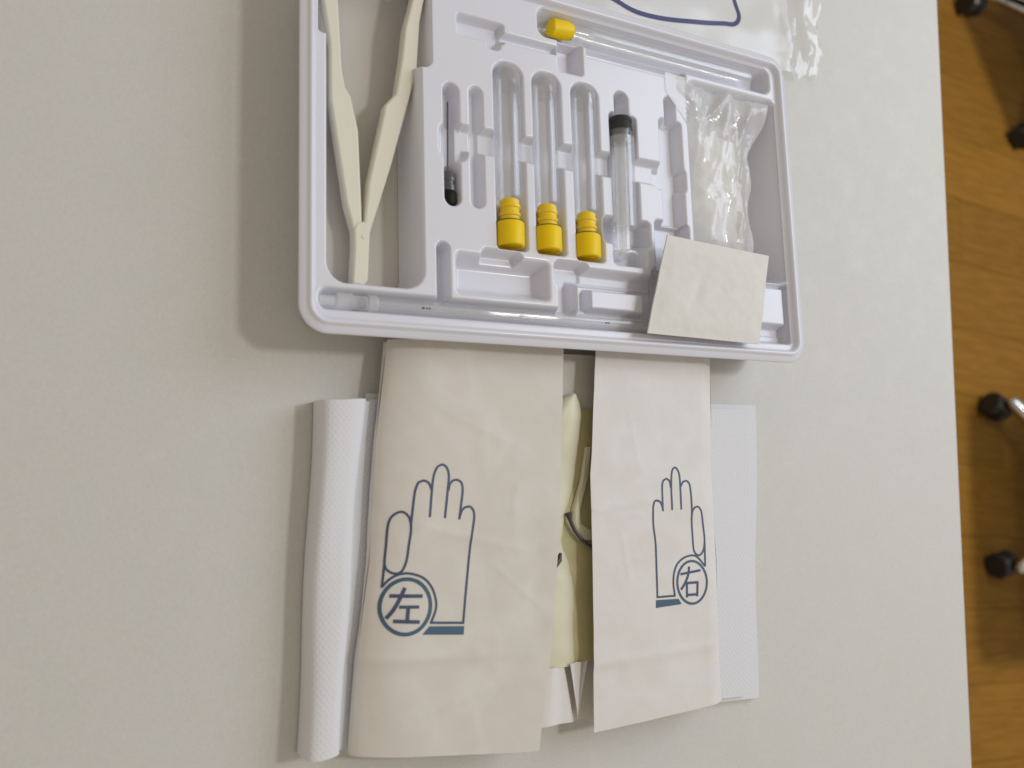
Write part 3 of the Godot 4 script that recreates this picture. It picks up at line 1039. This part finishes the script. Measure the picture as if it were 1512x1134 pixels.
func hand_right(parent: Node) -> void:
	var st := start()
	var h := right_height
	var thin := 1.0
	ink(st, spline([199.9, 83.2, 199.2, 79.7, 197.4, 77.6, 195.1, 77.3, 193.5, 80.1, 192.9, 89.8, 193.7, 98.9, 193.7, 107.9, 193.1, 127.9]), thin, h)
	ink(st, straight([192.6, 127.9, 204.9, 128.1]), thin, h)
	ink(st, spline([199.7, 82.6, 200.3, 69.4, 201.6, 66.5, 203.5, 65.7, 205.3, 66.9, 206.1, 70.7]), thin, h)
	ink(st, spline([206.0, 82.8, 206.3, 71.8, 207.0, 63.7, 208.3, 60.4, 209.8, 59.6, 211.9, 62.0, 212.5, 67.3, 212.2, 82.7]), thin, h)
	ink(st, spline([212.8, 70.2, 214.5, 67.7, 216.7, 67.1, 218.9, 68.8, 219.5, 74.5, 219.4, 83.9, 218.7, 88.5]), thin, h)
	ink(st, spline([223.0, 81.4, 225.8, 83.5, 226.6, 91.2, 227.2, 99.4, 226.0, 105.2, 222.8, 107.9, 219.4, 105.4, 218.8, 96.7, 218.9, 88.5, 220.1, 83.3], true), thin, h)
	ink(st, straight([227.2, 100.6, 226.5, 114.0]), thin, h)
	ink(st, spline([204.7, 128.4, 204.0, 122.0, 204.9, 116.0, 207.8, 111.2, 213.6, 108.1, 220.5, 108.2, 226.4, 114.0]), thin, h)
	put(done(st), "hand_outline", M.print_slate, parent)
	st = start()
	var ring := PackedVector2Array()
	for k in 49:
		ring.append(Vector2(216.8, 121.9) + Vector2(10.2, 11.3) * Vector2(cos(TAU * k / 48), sin(TAU * k / 48)))
	ring[48] = ring[0]
	ink(st, ring, 1.25, h)
	inked_patch(st, Vector2(192.1, 129.4), Vector2(206.9, 129.9), Vector2(208.8, 132.8), Vector2(191.8, 133.4), h)
	put(done(st), "cuff_print", M.print_blue, parent)
	st = start()
	var bold := 1.25
	ink(st, straight([209.1, 117.1, 223.0, 115.9]), bold, h)
	ink(st, spline([215.2, 113.4, 214.3, 117.7, 211.9, 121.8, 208.9, 125.2]), bold, h, 0.27)
	ink(st, straight([212.6, 129.6, 213.0, 121.6]), bold, h, 0.25)
	ink(st, straight([212.6, 122.0, 221.0, 122.2]), bold, h, 0.29)
	ink(st, straight([220.5, 121.9, 219.8, 129.6]), bold, h, 0.25)
	ink(st, straight([212.6, 128.3, 220.1, 128.5]), bold, h, 0.29)
	put(done(st), "right_character", M.print_slate, parent)

# a flattened latex fold: left and right borders (x, z pairs), rounded across
func latex_fold(left: Array, right: Array, z0: float, z1: float, base: float, high: float, lean := 0.0) -> ArrayMesh:
	var rows := []
	for i in 61:
		var v := i / 60.0
		var z := lerpf(z0, z1, v)
		var row := PackedVector3Array()
		for j in 17:
			var u := j / 16.0
			var s := 2 * u - 1
			var round_ := sqrt(maxf(0, 1 - s * s))
			var y := base + high * round_ * (0.8 + 0.2 * sin(z * 0.12 + base)) + lean * u + 0.5 * ripple.get_noise_2d(u * 60, z * 3) + 0.5 * crumple.get_noise_2d(u * 50, z * 0.7 + base * 9)
			row.append(V(lerpf(edge_at(left, z), edge_at(right, z), u), y, z))
		rows.append(row)
	var st := start()
	slab(st, rows, 0.5)
	return done(st)

func gloves() -> void:
	var a := thing("latex_glove", "pale cream latex glove with its fingers folded under the left flap", "glove", Vector3.ZERO, 0.0, "latex gloves in the wrapper")
	put(latex_fold([148.0, 20.0, 141.0, 23.0, 134.0, 30.0, 112.0, 60.0, 106.0, 110.0], [152.0, 20.0, 154.8, 24.0, 156.4, 32.0, 155.0, 45.0, 150.6, 64.0, 144.4, 82.0, 137.5, 112.0], 20.2, 112.0, 10.2, 5.2), "finger_fold", M.latex_light, a)
	put(latex_fold([104.0, 98.0, 112.0, 158.0], [141.0, 98.0, 145.5, 110.0, 147.2, 122.0, 146.0, 158.0], 97.0, 158.6, 10.6, 3.4), "cuff", M.latex_light, a)
	var st := start()
	bar(st, [Vector3(124, 16.4, 113), Vector3(131, 16.8, 109.5), Vector3(135.6, 16.6, 105.0), Vector3(137.0, 16.0, 102.0)], [1.6, 1.9, 1.6, 0.7], 12)
	put(done(st), "cuff_bead", M.bead_dark, a)
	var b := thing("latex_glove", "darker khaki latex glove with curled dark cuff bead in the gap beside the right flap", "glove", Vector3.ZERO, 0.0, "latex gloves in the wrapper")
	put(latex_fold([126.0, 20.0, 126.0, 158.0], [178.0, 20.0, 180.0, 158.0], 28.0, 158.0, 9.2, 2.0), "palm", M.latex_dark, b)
	put(latex_fold([157.6, 46.0, 153.0, 66.0, 147.6, 80.0, 146.0, 88.0, 150.0, 96.0], [161.0, 46.0, 157.6, 66.0, 152.6, 80.0, 153.0, 88.0, 168.0, 96.0], 48.0, 96.5, 11.2, 2.2), "thumb_fold", M.latex_light, b)
	st = start()
	var path := []
	var radii := []
	for q in [[143.6, 82.0], [144.6, 86.0], [147.0, 91.0], [150.4, 95.4], [154.8, 98.8], [160.4, 101.2], [168.4, 102.5]]:
		path.append(Vector3(q[0], 14.0, q[1]))
		radii.append(0.95 if path.size() > 1 else 1.9)
	bar(st, path, radii, 12)
	put(done(st), "cuff_bead", M.bead_dark, b)
